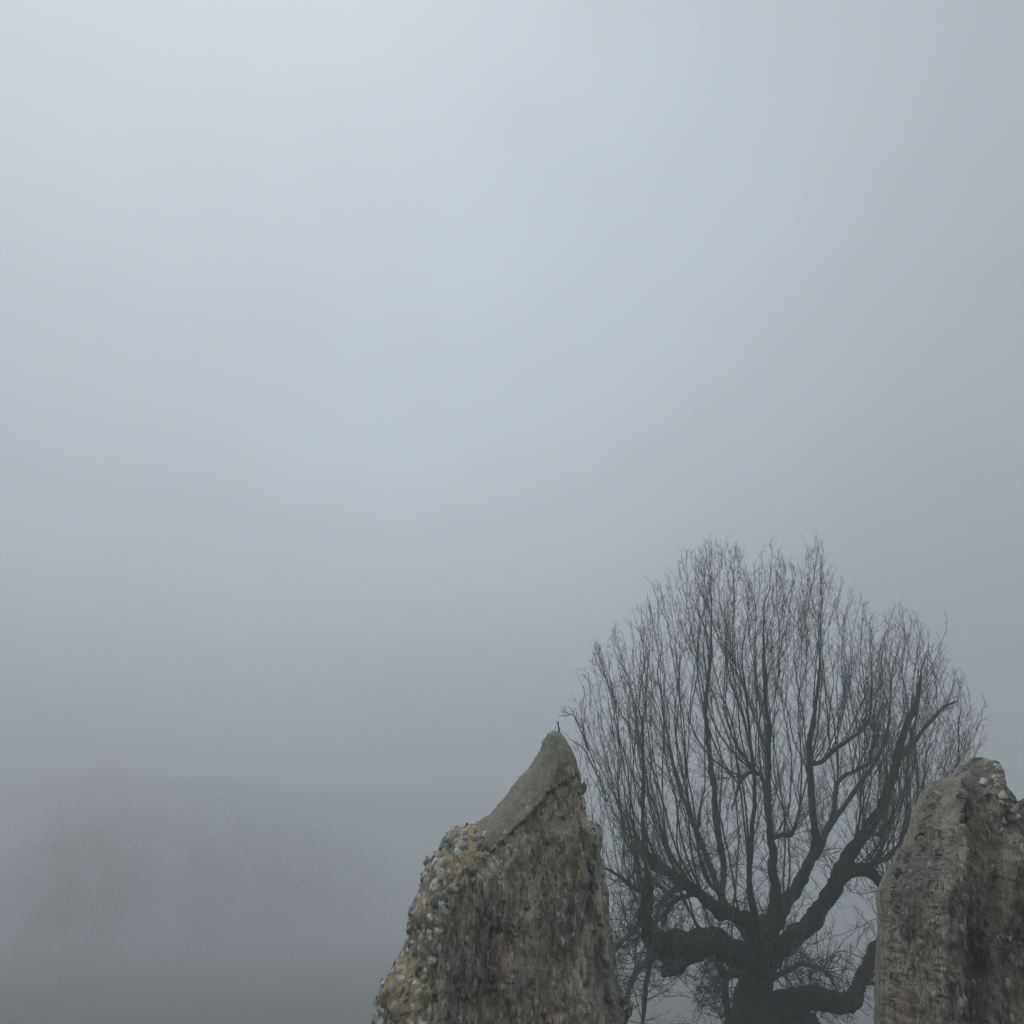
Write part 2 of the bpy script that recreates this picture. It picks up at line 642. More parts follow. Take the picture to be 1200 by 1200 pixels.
def relief_left(px, py, x, z, zone):
    r = .05 * noise.noise((x * 3.1, 1.0, z * 2.0)) + .03 * noise.noise((x * 9, 2.0, z * 4))
    rag = 14 * noise.noise((x * 5, 4.0, z * 7))
    r += .10 * sstep(0, 7, px + rag * .45 - (669 + (py - 905) * .10))
    r -= .06 * sstep(0, 6, px + rag - (700 + (py - 1000) * .06)) * sstep(950, 985, py)
    if zone == 'cap':
        return r * .6 - .002 + .010 * noise.noise((x * 12, 5.0, z * 12)) + .005 * noise.noise((x * 45, 5.0, z * 45))
    r += .018 * noise.noise((x * 34, 3.0, z * 9)) + .012 * ridge(x * 48, 6.0, z * 11) + .007 * noise.noise((x * 90, 8.0, z * 30))
    if zone == 'core':
        r += .014
    return r

YL = 4.6
base_l = Vector((at(590, 1200, YL).x, YL, ground_z(at(590, 1200, YL).x, YL) - .05))
feet_l = [(base_l.x + .82, base_l.z - .25), (base_l.x - .95, base_l.z - .25)]
wl = wall_solid(LEFT, feet_l, YL, .40, lambda px, py: .32 - .20 * sstep(625, 675, px), .0095, relief_left, zones_left, 3, lambda px: .22 * (1 - sstep(590, 635, px)))
wall_l = empty('ruined_wall', base_l,
               'tall jagged stub of ruined flint wall rising to a smooth mortar peak, left of the bare tree', 'wall')
v, f = split_zones(*wl, 'core')
build('wall_core', v, f, M_core, wall_l, attr=stains(v, [
    (0, 612, 1135, 12, 45, .7), (0, 690, 1050, 9, 45, .8), (0, 706, 1150, 14, 45, .6), (0, 640, 985, 14, 20, .35), (1, 648, 1185, 8, 40, .7),
    (1, 585, 1115, 13, 32, .55), (1, 558, 1010, 14, 34, .55), (1, 575, 1185, 20, 25, .35), (2, 620, 1080, 24, 60, .30), (2, 655, 965, 14, 45, .35),
    (1, 686, 960, 8, 26, .4), (2, 545, 1090, 12, 40, .3)]))
v, f = split_zones(*wl, 'cap')
build('mortar_cap', v, f, M_cap, wall_l)
v, f = split_zones(*wl, 'flint')
build('ochre_mortar', v, f, M_ochre, wall_l)
so = scatter(*wl, 'flint', .016, .032, 1.05, 5, 420, want=lambda p: p.z > .7, sink=.34)
build('flint_nodules', so[0], so[1], M_flint, wall_l, attr=so[2])
CORE_COL = [((.13, .13, .115), 3), ((.20, .20, .165), 3), ((.29, .285, .235), 3), ((.40, .39, .33), 1.5), ((.085, .088, .092), 2),
            ((.24, .20, .155), 1.5)]
so = scatter(*wl, 'core', .022, .017, 2.2, 8, 640, side=.22, want=lambda p: p.z > .9, sink=.62, cols=CORE_COL)
build('worn_stones', so[0], so[1], M_flint, wall_l, attr=so[2])

# --- right wall
RIGHT = [(1043, 1290), (1041, 1240), (1040, 1200), (1038, 1160), (1039, 1120), (1040, 1085), (1040, 1058), (1041, 1040), (1047, 1024),
         (1056, 1007), (1066, 991), (1073, 984), (1078, 971), (1088, 956), (1093, 941), (1099, 932), (1104, 918), (1111, 912), (1117, 907), (1123, 909),
         (1129, 907), (1134, 900), (1141, 899), (1146, 891), (1151, 889), (1156, 884), (1161, 890), (1165, 898), (1170, 907), (1174, 922), (1181, 932), (1187, 939), (1188, 949), (1193, 956), (1199, 951),
         (1207, 940), (1220, 931), (1236, 935), (1248, 950), (1262, 975), (1280, 990), (1292, 1030), (1306, 1090), (1315, 1180),
         (1322, 1290)]
RCAP = [(1090, 880), (1123, 885), (1127, 906), (1124, 930), (1119, 950), (1113, 978), (1106, 992), (1101, 975), (1103, 940), (1104, 915)]
RFLINT = [(1149, 870), (1200, 870), (1192, 958), (1184, 955), (1176, 944), (1168, 933), (1160, 928), (1153, 922), (1151, 905)]

def zones_right(px, py):
    if in_poly(px, py, RCAP):
        return 'cap'
    if in_poly(px, py, RFLINT):
        return 'flint'
    return 'core'

def relief_right(px, py, x, z, zone):
    r = .05 * noise.noise((x * 3.1, 11.0, z * 2.0)) + .03 * noise.noise((x * 9, 12.0, z * 4))
    rag = 12 * noise.noise((x * 5, 14.0, z * 7))
    # the spur at the front, the hollow behind it, the rear lump
    r -= .10 * sstep(0, 8, px + rag * .4 - 1090) * (1 - sstep(0, 10, px + rag * .4 - 1122))
    r += .10 * sstep(0, 10, px + rag - 1124) * (1 - sstep(0, 30, px + rag - 1150)) * (1 - sstep(980, 1050, py))
    r += .12 * (1 - sstep(0, 10, px + rag * .5 - 1088)) * (1 - sstep(1010, 1090, py + rag))
    r -= .10 * sstep(0, 12, px + rag - 1165 + (py - 1000) * .10) * sstep(960, 1000, py)
    if zone == 'cap':
        return r + .006 * noise.noise((x * 14, 15.0, z * 14))
    r += .018 * noise.noise((x * 34, 13.0, z * 9)) + .012 * ridge(x * 48, 16.0, z * 11) + .007 * noise.noise((x * 90, 18.0, z * 30))
    return r + (.02 if zone == 'core' else 0)

YR = 4.9
base_r = Vector((at(1180, 1200, YR).x, YR, ground_z(at(1180, 1200, YR).x, YR) - .05))
feet_r = [(base_r.x + .78, base_r.z - .25), (base_r.x - .72, base_r.z - .25)]
wr = wall_solid(RIGHT, feet_r, YR, .38, lambda px, py: .16, .0095, relief_right, zones_right, 7, lambda px: .38 * sstep(1050, 1120, px))
wall_r = empty('ruined_wall', base_r,
               'lower broken flint wall end with two ragged crests, right of the bare tree, running out of the picture', 'wall')
v, f = split_zones(*wr, 'core')
build('wall_core', v, f, M_core_dark, wall_r, attr=stains(v, [
    (0, 1068, 1020, 36, 34, .75), (0, 1138, 925, 14, 36, .85), (0, 1108, 985, 10, 40, .7), (0, 1120, 1085, 12, 55, .6), (0, 1150, 1165, 18, 50, .5),
    (0, 1175, 965, 16, 22, .6), (1, 1098, 948, 7, 26, .6), (1, 1168, 1070, 10, 34, .7), (1, 1054, 1180, 16, 34, .6), (1, 1188, 1170, 10, 40, .45),
    (2, 1142, 1000, 16, 50, .55), (2, 1185, 1030, 16, 50, .5), (2, 1165, 1165, 7, 30, .6), (2, 1046, 1130, 9, 60, .35)]))
v, f = split_zones(*wr, 'cap')
build('mortar_spur', v, f, M_cap, wall_r)
v, f = split_zones(*wr, 'flint')
build('ochre_mortar', v, f, M_pale, wall_r)
so = scatter(*wr, 'flint', .004, .022, 1.0, 15, 140, side=.3, sink=.25)
build('flint_nodules', so[0], so[1], M_flint, wall_r, attr=so[2])
so = scatter(*wr, 'core', .020, .019, 1.9, 18, 900, side=.5, want=lambda p: p.z > .9 and p.x < 3.4, sink=.58, cols=CORE_COL)
build('worn_stones', so[0], so[1], M_flint, wall_r, attr=so[2])

# --- dead weed on the left wall's peak
def make_weed():
    b0 = at(651, 866, YL - .04)
    w = empty('dead_weed', b0, 'few thin dead weed stalks sprouting from the mortar peak of the left wall', 'weed')
    for (x0, y0, x1, y1, r, dy) in ((654, 872, 654.5, 845, .006, -.05), (647, 868, 648.5, 856, .0022, -.04), (650, 868, 651, 850, .002, 0),
                                    (641, 872, 641.5, 857, .002, 0), (644, 866, 646, 858, .0018, .03), (656, 872, 658, 857, .002, -.06), (652, 870, 656, 856, .0018, -.08),
                                    (649, 868, 644.5, 854, .0016, -.05), (637, 880, 635, 866, .0018, 0), (660, 876, 663, 864, .0016, -.03), (646, 868, 650, 859, .0016, -.07)):
        t = Tubes()
        a, b_ = at(x0, y0, YL + dy), at(x1, y1, YL + dy + .01)
        pts = [a.lerp(b_, i / 6) + Vector((.003 * math.sin(i * 1.9 + x0), 0, 0)) for i in range(7)]
        t.add(pts, [r * (1 - .07 * i) for i in range(7)], 6)
        if r > .003:
            for j in (3, 5):
                q = pts[j]
                t.add([q, q + Vector((.008 * (1 if j == 3 else -1), 0, .010)), q + Vector((.011 * (1 if j == 3 else -1), 0, .024))],
                      [.0018, .0014, .001], 5)
        build('stalk', t.v, t.f, M_weed, w)
make_weed()

# ------------------------------------------------------------------ the old pollard
YT = 14.0
CX = at(890, 1100, YT).x
tb = Vector((at(886, 1200, YT).x, YT, 0))
tb.z = ground_z(tb.x, tb.y)
tree = empty('bare_tree', tb, 'big old bare pollarded tree with mossy boughs and fine upright branches', 'tree')

# traced boughs: (px, py, depth offset, half width px)
BOUGHS = {
    'right main': [(896, 1125, 0, 20), (920, 1107, -.1, 17), (947, 1086, -.3, 15), (967, 1056, -.5, 14), (985, 1022, -.7, 13), (1000, 993, -.8, 11),
                   (1020, 966, -.9, 9.5), (1040, 930, -1.0, 8), (1050, 895, -1.0, 7), (1062, 850, -1.0, 5.5), (1074, 820, -1.0, 4), (1080, 790, -1, 2.6)],
    'right arch': [(984, 1026, -.7, 11), (997, 1021, -.6, 11), (1012, 1021, -.5, 9), (1027, 1028, -.4, 8), (1037, 1044, -.3, 6.5), (1041, 1062, -.2, 5),
                   (1043, 1084, 0, 3.5)],
    'right elbow': [(1010, 1022, -.5, 6), (1026, 1011, -.5, 5.5), (1045, 1002, -.4, 5), (1062, 990, -.3, 4.5), (1076, 975, -.2, 4), (1090, 950, 0, 3.5),
                    (1110, 920, .1, 3), (1124, 890, .2, 2.5)],
    'right far': [(1050, 895, -1, 5), (1070, 870, -.8, 4.2), (1090, 846, -.7, 3.4), (1107, 828, -.5, 3), (1122, 822, -.4, 2)],
    'right knuckle': [(1004, 988, -.8, 5), (1006, 975, -.9, 3.8), (1018, 974, -.9, 3.8), (1031, 978, -.9, 4.2), (1034, 970, -.9, 3.5), (1046, 958, -.8, 2.6),
                      (1054, 935, -.8, 2)],
    'right low': [(905, 1190, 0, 24), (930, 1175, .1, 17), (948, 1168, .2, 15), (966, 1168, .3, 14), (984, 1177, .4, 14), (997, 1172, .4, 12), (1010, 1150, .5, 9),
                  (1022, 1122, .6, 8), (1034, 1092, .7, 6.5), (1043, 1060, .8, 5), (1052, 1010, .9, 4), (1064, 950, 1, 3)],
    'right stub': [(1012, 1153, .5, 5), (1024, 1153, .5, 4.2), (1036, 1155, .5, 4), (1048, 1150, .5, 3)],
    'centre fork': [(897, 1110, .2, 18), (908, 1082, .3, 16), (920, 1058, .4, 14), (936, 1038, .5, 12), (947, 1017, .6, 10), (955, 990, .7, 8.5),
                    (954, 960, .7, 7), (952, 925, .7, 6.2), (949, 895, .7, 5.8), (950, 865, .7, 5), (955, 835, .7, 4), (959, 800, .7, 3), (962, 760, .7, 2)],
    'centre right': [(948, 1015, .6, 8), (960, 992, .8, 7.5), (970, 970, 1, 6.5), (979, 945, 1.1, 5.5), (981, 920, 1.2, 5), (990, 910, 1.2, 4.4), (1006, 902, 1.3, 4),
                     (1020, 890, 1.3, 3), (1024, 860, 1.3, 2.4)],
    'centre swan': [(949, 895, .7, 5), (962, 893, .6, 5), (976, 880, .5, 4.4), (992, 868, .4, 4), (1008, 857, .4, 3.4), (1018, 843, .4, 2.8), (1021, 815, .4, 2),
                    (1022, 780, .4, 1.5)],
    'leader': [(902, 1095, 0, 14), (908, 1055, 0, 11), (907, 1015, 0, 8.5), (904, 985, 0, 7), (901, 960, 0, 6), (900, 925, 0, 5.6), (901, 880, 0, 5), (899, 835, .1, 4.2),
               (896, 790, .1, 3.4), (895, 745, .1, 2.4)],
    'leader crook': [(903, 975, 0, 5.5), (898, 940, -.2, 5), (893, 912, -.4, 4.4), (884, 905, -.5, 4.2), (874, 907, -.6, 3.6), (866, 920, -.6, 3), (857, 950, -.6, 2)],
    'knob': [(905, 984, 0, 5), (915, 979, -.2, 4.5), (926, 978, -.3, 4.6), (932, 968, -.4, 3.4), (937, 945, -.4, 2.2), (940, 900, -.4, 1.6)],
    'left upper': [(885, 1100, -.1, 15), (876, 1080, -.2, 13), (862, 1073, -.3, 12.5), (846, 1072, -.4, 12), (830, 1058, -.5, 10), (812, 1042, -.7, 8.5),
                   (795, 1032, -.8, 8), (780, 1022, -.9, 8.5), (768, 1012, -1, 9), (760, 1000, -1, 4)],
    'left leader': [(846, 1070, -.4, 8), (845, 1045, -.3, 7), (848, 1018, -.3, 6.5), (843, 988, -.2, 6), (838, 955, -.1, 5.6), (836, 920, 0, 5.4), (833, 890, 0, 5),
                    (828, 855, 0, 4.4), (827, 820, 0, 3.6), (832, 770, 0, 3), (834, 725, 0, 2)],
    'left fine leader': [(846, 1048, -.4, 4), (832, 1036, -.3, 3.6), (822, 1015, -.2, 3.2), (818, 985, 0, 3), (820, 955, 0, 2.6), (826, 920, 0, 2)],
    'left low': [(882, 1135, -.1, 20), (866, 1117, -.3, 17), (848, 1108, -.5, 16), (830, 1103, -.7, 15), (812, 1108, -.9, 17), (795, 1112, -1.1, 20), (780, 1112, -1.3, 17),
                 (768, 1100, -1.5, 11), (760, 1082, -1.6, 9), (757, 1060, -1.6, 8), (757, 1042, -1.6, 7), (756, 1020, -1.6, 4)],
    'left burr': [(800, 1110, -1.1, 14), (793, 1126, -1.1, 14), (785, 1138, -1.1, 10), (779, 1147, -1.1, 5)],
    'left hanger': [(764, 1100, -1.5, 6), (760, 1122, -1.5, 4.2), (758, 1150, -1.5, 3.8), (755, 1180, -1.5, 3.4), (752, 1215, -1.5, 3), (750, 1250, -1.5, 2)],
    'left outer': [(770, 1116, -1.3, 8), (757, 1128, -1.6, 7), (748, 1136, -1.8, 6.5), (741, 1150, -2, 6), (736, 1172, -2.1, 5), (733, 1200, -2.2, 4)],
    'left whip': [(762, 1085, -1.6, 5), (748, 1082, -1.8, 5), (738, 1094, -2, 5), (724, 1108, -2.1, 4.5), (712, 1120, -2.2, 3.8), (700, 1130, -2.2, 3)],
    'left spray': [(758, 1050, -1.6, 5), (742, 1040, -1.9, 4.2), (728, 1028, -2.1, 3.6), (712, 1018, -2.3, 3), (695, 1010, -2.4, 2)],
    'left mid': [(800, 1036, -.8, 6), (786, 1046, -1, 5), (774, 1058, -1.1, 5), (768, 1080, -1.2, 5.5)],
    'left bow': [(828, 1056, -.5, 5), (812, 1050, -.4, 4.4), (796, 1054, -.3, 4), (784, 1064, -.3, 3.5), (778, 1085, -.3, 3.2)],
    'low loop': [(880, 1150, -.3, 10), (866, 1140, -.5, 8), (852, 1140, -.7, 9), (840, 1128, -.8, 6), (828, 1120, -.8, 3)],
    'low arc': [(895, 1160, -.3, 6), (908, 1144, -.5, 5.5), (922, 1138, -.6, 5), (936, 1130, -.7, 4.5), (952, 1132, -.7, 3.6), (968, 1140, -.7, 3), (980, 1158, -.6, 2.6)],
    'left root shoot': [(862, 1200, -.4, 9), (852, 1180, -.6, 7), (850, 1160, -.7, 5), (856, 1140, -.7, 3)],
    'low back': [(900, 1205, .2, 22), (925, 1195, .6, 14), (945, 1196, .9, 10), (962, 1205, 1.2, 7)],
    'back left': [(884, 1110, .3, 14), (868, 1085, 1.0, 11), (846, 1050, 1.6, 9), (826, 1000, 2.0, 7), (806, 950, 2.3, 5.5), (790, 900, 2.5, 4), (778, 840, 2.6, 3)],
    'back right': [(900, 1110, .4, 14), (914, 1070, 1.2, 10), (932, 1036, 1.9, 8), (962, 985, 2.4, 6.5), (1000, 930, 2.7, 5), (1035, 875, 2.8, 4), (1044, 820, 2.9, 3)],
    'front centre': [(890, 1120, -.4, 12), (886, 1080, -1.1, 10), (878, 1035, -1.7, 7.5), (880, 985, -2.0, 6), (884, 930, -2.2, 4.6), (880, 870, -2.3, 3.6), (872, 800, -2.3, 2.6)],
}
BSCALE = {'left low': .92, 'left burr': .95, 'right low': .85, 'left upper': .68, 'right arch': .75, 'low back': .8, 'left hanger': .8, 'centre right': .55, 'leader': .6, 'left leader': .58, 'centre swan': .55, 'right far': .55, 'left spray': .5, 'back left': .5,
          'back right': .5, 'front centre': .5, 'right main': .66}
TIPS = []
NODES = []      # (position, direction, radius)
trunk = Tubes()
tp = []
for (px, py, dy, hw) in [(886, 1225, 0, 42), (885, 1200, 0, 34), (884, 1175, 0, 24), (886, 1150, 0, 19), (890, 1125, 0, 16), (896, 1100, 0, 14), (902, 1076, .05, 11)]:
    p = at(px, py, YT + dy)
    tp.append((p.x, p.y, p.z, hw * mpp(py, YT)))
lowz = tp[0][2]
steps = []
for k in range(9):
    t = k / 8
    z = tb.z - .25 + (lowz - .15 - tb.z + .25) * t
    steps.append((tb.x + .05 * math.sin(k), tb.y, z, .72 + .42 * (1 - t) ** 4 + .02 * math.sin(k * 2.3)))
sp = spline(steps + tp, 5)
trunk.add([Vector(p[:3]) for p in sp], [p[3] for p in sp], 40, .13)
build('trunk', trunk.v, trunk.f, M_bark, tree)

for bname, pts in BOUGHS.items():
    q = []
    for (px, py, dy, hw) in pts:
        p = at(px, py, YT + dy)
        q.append((p.x, p.y, p.z, hw * BSCALE.get(bname, .60) * mpp(py, YT + dy)))
    sp = spline(q, 9)
    P = []
    for i, p in enumerate(sp):
        w = Vector((noise.noise((p[0] * 3, p[2] * 3, 1.1)), noise.noise((p[0] * 3, p[2] * 3, 5.5)), noise.noise((p[0] * 3, p[2] * 3, 9.3))))
        w2 = Vector((noise.noise((p[0] * 8, p[2] * 8, 21)), 0, noise.noise((p[0] * 8, p[2] * 8, 29))))
        P.append(Vector(p[:3]) + w * min(.05, p[3] * .6) + w2 * min(.04, p[3] * .4))
    rad = [max(.006, p[3]) * (1 if i < len(sp) - 9 else 1 - .045 * (i - len(sp) + 9)) for i, p in enumerate(sp)]
    t = Tubes()
    t.add(P, [r * (1 + .17 * noise.noise((i * .55, r * 9, len(P)))) for i, r in enumerate(rad)], 16 if q[0][3] > .1 else 9, .2)
    build('limb', t.v, t.f, M_bark if q[0][3] > .085 else M_branch, tree)
    for i in range(2, len(P) - 1):
        if bname != 'left burr':
            NODES.append((P[i], (P[i + 1] - P[i - 1]).normalized(), rad[i]))
    if rad[-1] < .06 and (P[-1] - P[-3]).z > 0:
        TIPS.append((P[-1], (P[-1] - P[-3]).normalized(), rad[-1]))
TOP = [(664, 850), (674, 838), (684, 790), (690, 758), (708, 742), (722, 735), (738, 716), (752, 716), (765, 680), (782, 672), (795, 642), (815, 640), (833, 624),
       (852, 620), (866, 636), (876, 660), (884, 648), (898, 628), (912, 640), (924, 652), (934, 662), (946, 640), (960, 630), (972, 646), (984, 672), (1000, 688),
       (1014, 690), (1022, 722), (1032, 745), (1040, 722), (1050, 694), (1062, 706), (1072, 716), (1084, 744), (1100, 752), (1116, 782), (1138, 800), (1150, 826), (1156, 850), (1160, 885)]

def top_at(px):
    if px <= TOP[0][0]:
        return TOP[0][1]
    for (a, b_) in zip(TOP, TOP[1:]):
        if a[0] <= px <= b_[0]:
            return a[1] + (b_[1] - a[1]) * (px - a[0]) / (b_[0] - a[0])
    return TOP[-1][1]

branches, twigs = Tubes(), Tubes()

def rvec(s):
    return Vector((rng.gauss(0, s), rng.gauss(0, s), rng.gauss(0, s)))

def twig(p, d, L, r, up=.35, n=4, wig=.12, sides=3, tip=.002):
    pts, rad = [p.copy()], [r]
    d = d.normalized()
    for i in range(n):
        d = (d + Vector((0, 0, up / n)) + rvec(wig)).normalized()
        pts.append(pts[-1] + d * (L / n))
        rad.append(r + (tip - r) * (i + 1) / n)
    twigs.add(pts, rad, sides, cap=False)
    return pts

def perp(d):
    a = rvec(1)
    a = a - d * a.dot(d)
    return a.normalized()

def dress(P, rad, dens, lmax, t0=.15, up=.5):
    """side twigs along a shoot, each with short spurs"""
    L = sum((P[i + 1] - P[i]).length for i in range(len(P) - 1))
    n = int(L * dens)
    for k in range(n):
        t = t0 + (1 - t0) * (k + rng.random()) / max(n, 1)
        x = t * (len(P) - 1)
        i = min(int(x), len(P) - 2)
        p = P[i].lerp(P[i + 1], x - i)
        d = (P[i + 1] - P[i]).normalized()
        ang = R(rng.uniform(18, 48))
        dd = d * math.cos(ang) + perp(d) * math.sin(ang)
        l = lmax * rng.uniform(.35, 1) * (1 - .55 * t)
        q = twig(p, dd, l, min(.0039, rad[i] * .7), up, 5, .06)
        m = int(rng.uniform(1.4, 3.4) + l * 4)
        for j in range(m):
            y = rng.uniform(.15, 1) * (len(q) - 1)
            a = min(int(y), len(q) - 2)
            pp = q[a].lerp(q[a + 1], y - a)
            d2 = (q[a + 1] - q[a]).normalized()
            an = R(rng.uniform(25, 70))
            twig(pp, d2 * math.cos(an) + perp(d2) * math.sin(an), rng.uniform(.05, .22) * (.6 + l), .0025, .25, 2, .12, 3, .0014)

def shoot(P0, d0, T, r0, dens, lmax, nseg=14, wig=.035, splay=0.0):
    L = (T - P0).length
    P1 = P0 + d0 * L * .38
    P2 = T - (Vector((0, 0, 1)) + Vector((splay, 0, 0))).normalized() * L * .40
    P, rad = [], []
    ph = rng.uniform(0, 50)
    for i in range(nseg + 1):
        t = i / nseg
        b_ = P0 * (1 - t) ** 3 + P1 * 3 * t * (1 - t) ** 2 + P2 * 3 * t * t * (1 - t) + T * t ** 3
        w = Vector((noise.noise((ph, t * 5, 0)), noise.noise((ph, t * 5, 7)), noise.noise((ph, t * 5, 14)) * .3))
        P.append(b_ + w * wig * L * min(1, t * 3))
        rad.append(max(.0032, r0 * (1 - t) ** .8))
    branches.add(P, rad, 6 if r0 > .02 else 4, cap=False)
    dress(P, rad, dens, lmax)
    return P, rad

def pick(T, px, kmin, kmax, amax):
    best = None
    for _ in range(500):
        n = rng.choice(NODES)
        v = T - n[0]
        if v.z < kmin or v.z > kmax:
            continue
        h = math.hypot(v.x, v.y)
        side = (T.x - CX) * (n[0].x - CX)
        if h > v.z * amax:
            continue
        if abs(T.x - CX) > .8 and abs(n[0].x - CX) > abs(T.x - CX) + .25 and side > 0:
            continue
        c = abs((n[0].x - CX) - .62 * (T.x - CX)) * .7 + .5 * h / v.z + .05 * v.z + rng.uniform(0, .35)
        if best is None or c < best[0]:
            best = (c, n)
    return best[1] if best else None

# fine growth straight off the upper boughs
for (p, d, r) in list(NODES):
    if r < .09 and rng.random() < .42:
        dd = (d * .6 + perp(d) * .8 + Vector((0, 0, .5))).normalized()
        q = twig(p, dd, rng.uniform(.3, 1.3), .0062, .6, 7, .08, 4)
        dress(q, [.0055] * len(q), 8, .4, .1, .4)
# every traced bough runs on as a shoot
for (p, d, r) in TIPS:
    px, py = to_px(*p)
    tx = px + rng.uniform(-14, 14)
    T = at(tx, min(top_at(tx) + rng.uniform(0, 30), py - 25), p.y + rng.uniform(-.2, .2))
    P, rad = shoot(p, (d * .4 + Vector((0, 0, .8))).normalized(), T, r, 8, .5, 12, .03)
    for i in range(2, len(P) - 4):
        NODES.append((P[i], (P[i + 1] - P[i - 1]).normalized(), rad[i]))
# long upright shoots to the crown's edge
for k in range(132):
    px = 676 + (1158 - 676) * (k + rng.random()) / 132
    py = top_at(px) + abs(rng.gauss(0, 14)) + rng.choice((0, 0, 6, 30, 70))
    dep = rng.gauss(0, 1.5)
    dep = max(-3, min(3, dep))
    dep += -1.6 * max(0, (800 - px) / 120) * .7
    T = at(px, py, YT + dep)
    n = pick(T, px, 1.2, 5.2, .75 if 740 < px < 1080 else 1.2)
    if n is None:
        n = pick(T, px, .4, 7, 1.8)
    if n is None:
        continue
    out = Vector((T.x - n[0].x, T.y - n[0].y, 0))
    d0 = (n[1] * .5 + out * .25 + Vector((0, 0, .6)) + rvec(.12)).normalized()
    P, rad = shoot(n[0], d0, T, min(n[2] * .75, min(.03, .0042 + .0025 * (T - n[0]).length)), 6.6, .62, 16, .022, max(-.6, min(.6, .16 * (T.x - CX))) + .06)
    for i in range(3, len(P) - 4):
        NODES.append((P[i], (P[i + 1] - P[i - 1]).normalized(), rad[i]))
# second flush, from boughs and shoots alike
for k in range(165):
    px = rng.uniform(674, 1158)
    tp_ = top_at(px)
    py = tp_ + rng.uniform(4, 1) ** 1.0 + abs(rng.gauss(0, 70))
    if py > 1010:
        continue
    T = at(px, py, YT + max(-3, min(3, rng.gauss(0, 1.6))) - 1.1 * max(0, (800 - px) / 120))
    n = pick(T, px, .5, 2.4, .5)
    if n is None:
        continue
    d0 = (n[1] * .7 + Vector((0, 0, .4)) + rvec(.2)).normalized()
    shoot(n[0], d0, T, min(n[2] * .7, .009), 7.5, .42, 9, .03)
# young growth out of the low boughs, some of it hanging
crown_twigs = twigs
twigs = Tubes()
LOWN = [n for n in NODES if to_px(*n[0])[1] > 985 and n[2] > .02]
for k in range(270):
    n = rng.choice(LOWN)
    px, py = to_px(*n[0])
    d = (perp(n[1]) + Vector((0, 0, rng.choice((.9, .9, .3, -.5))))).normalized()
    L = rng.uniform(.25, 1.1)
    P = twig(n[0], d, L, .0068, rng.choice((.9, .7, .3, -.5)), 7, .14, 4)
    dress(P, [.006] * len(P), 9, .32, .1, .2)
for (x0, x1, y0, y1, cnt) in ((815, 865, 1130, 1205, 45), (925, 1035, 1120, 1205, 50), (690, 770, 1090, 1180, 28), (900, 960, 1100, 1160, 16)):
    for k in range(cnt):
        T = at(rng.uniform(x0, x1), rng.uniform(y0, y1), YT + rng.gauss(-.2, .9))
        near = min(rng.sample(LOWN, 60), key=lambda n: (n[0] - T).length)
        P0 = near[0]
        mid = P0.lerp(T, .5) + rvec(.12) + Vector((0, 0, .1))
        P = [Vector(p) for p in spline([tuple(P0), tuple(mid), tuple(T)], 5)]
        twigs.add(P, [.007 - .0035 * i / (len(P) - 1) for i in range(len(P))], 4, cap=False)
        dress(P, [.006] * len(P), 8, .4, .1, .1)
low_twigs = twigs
twigs = crown_twigs
# the lone spray reaching out over the left wall's peak
for (pts) in (((690, 880, -2.4), (680, 855, -2.5), (672, 838, -2.6), (664, 839, -2.6), (655, 838.5, -2.6)), ((700, 905, -2.3), (688, 872, -2.4), (674, 842, -2.5), (671.5, 833, -2.5)),
              ((712, 940, -2.2), (696, 900, -2.3), (684, 878, -2.4), (668, 866, -2.5))):
    P = [Vector(p) for p in spline([tuple(at(a, b_, YT + c)) for (a, b_, c) in pts], 4)]
    twigs.add(P, [.008 - .003 * i / (len(P) - 1) for i in range(len(P))], 4, cap=False)
    dress(P, [.006] * len(P), 6, .3, .1, .2)
build('branches', branches.v, branches.f, M_branch, tree)
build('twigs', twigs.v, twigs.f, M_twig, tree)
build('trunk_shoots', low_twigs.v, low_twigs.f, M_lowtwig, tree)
print('twig faces', len(twigs.f), 'branch faces', len(branches.f), 'nodes', len(NODES))

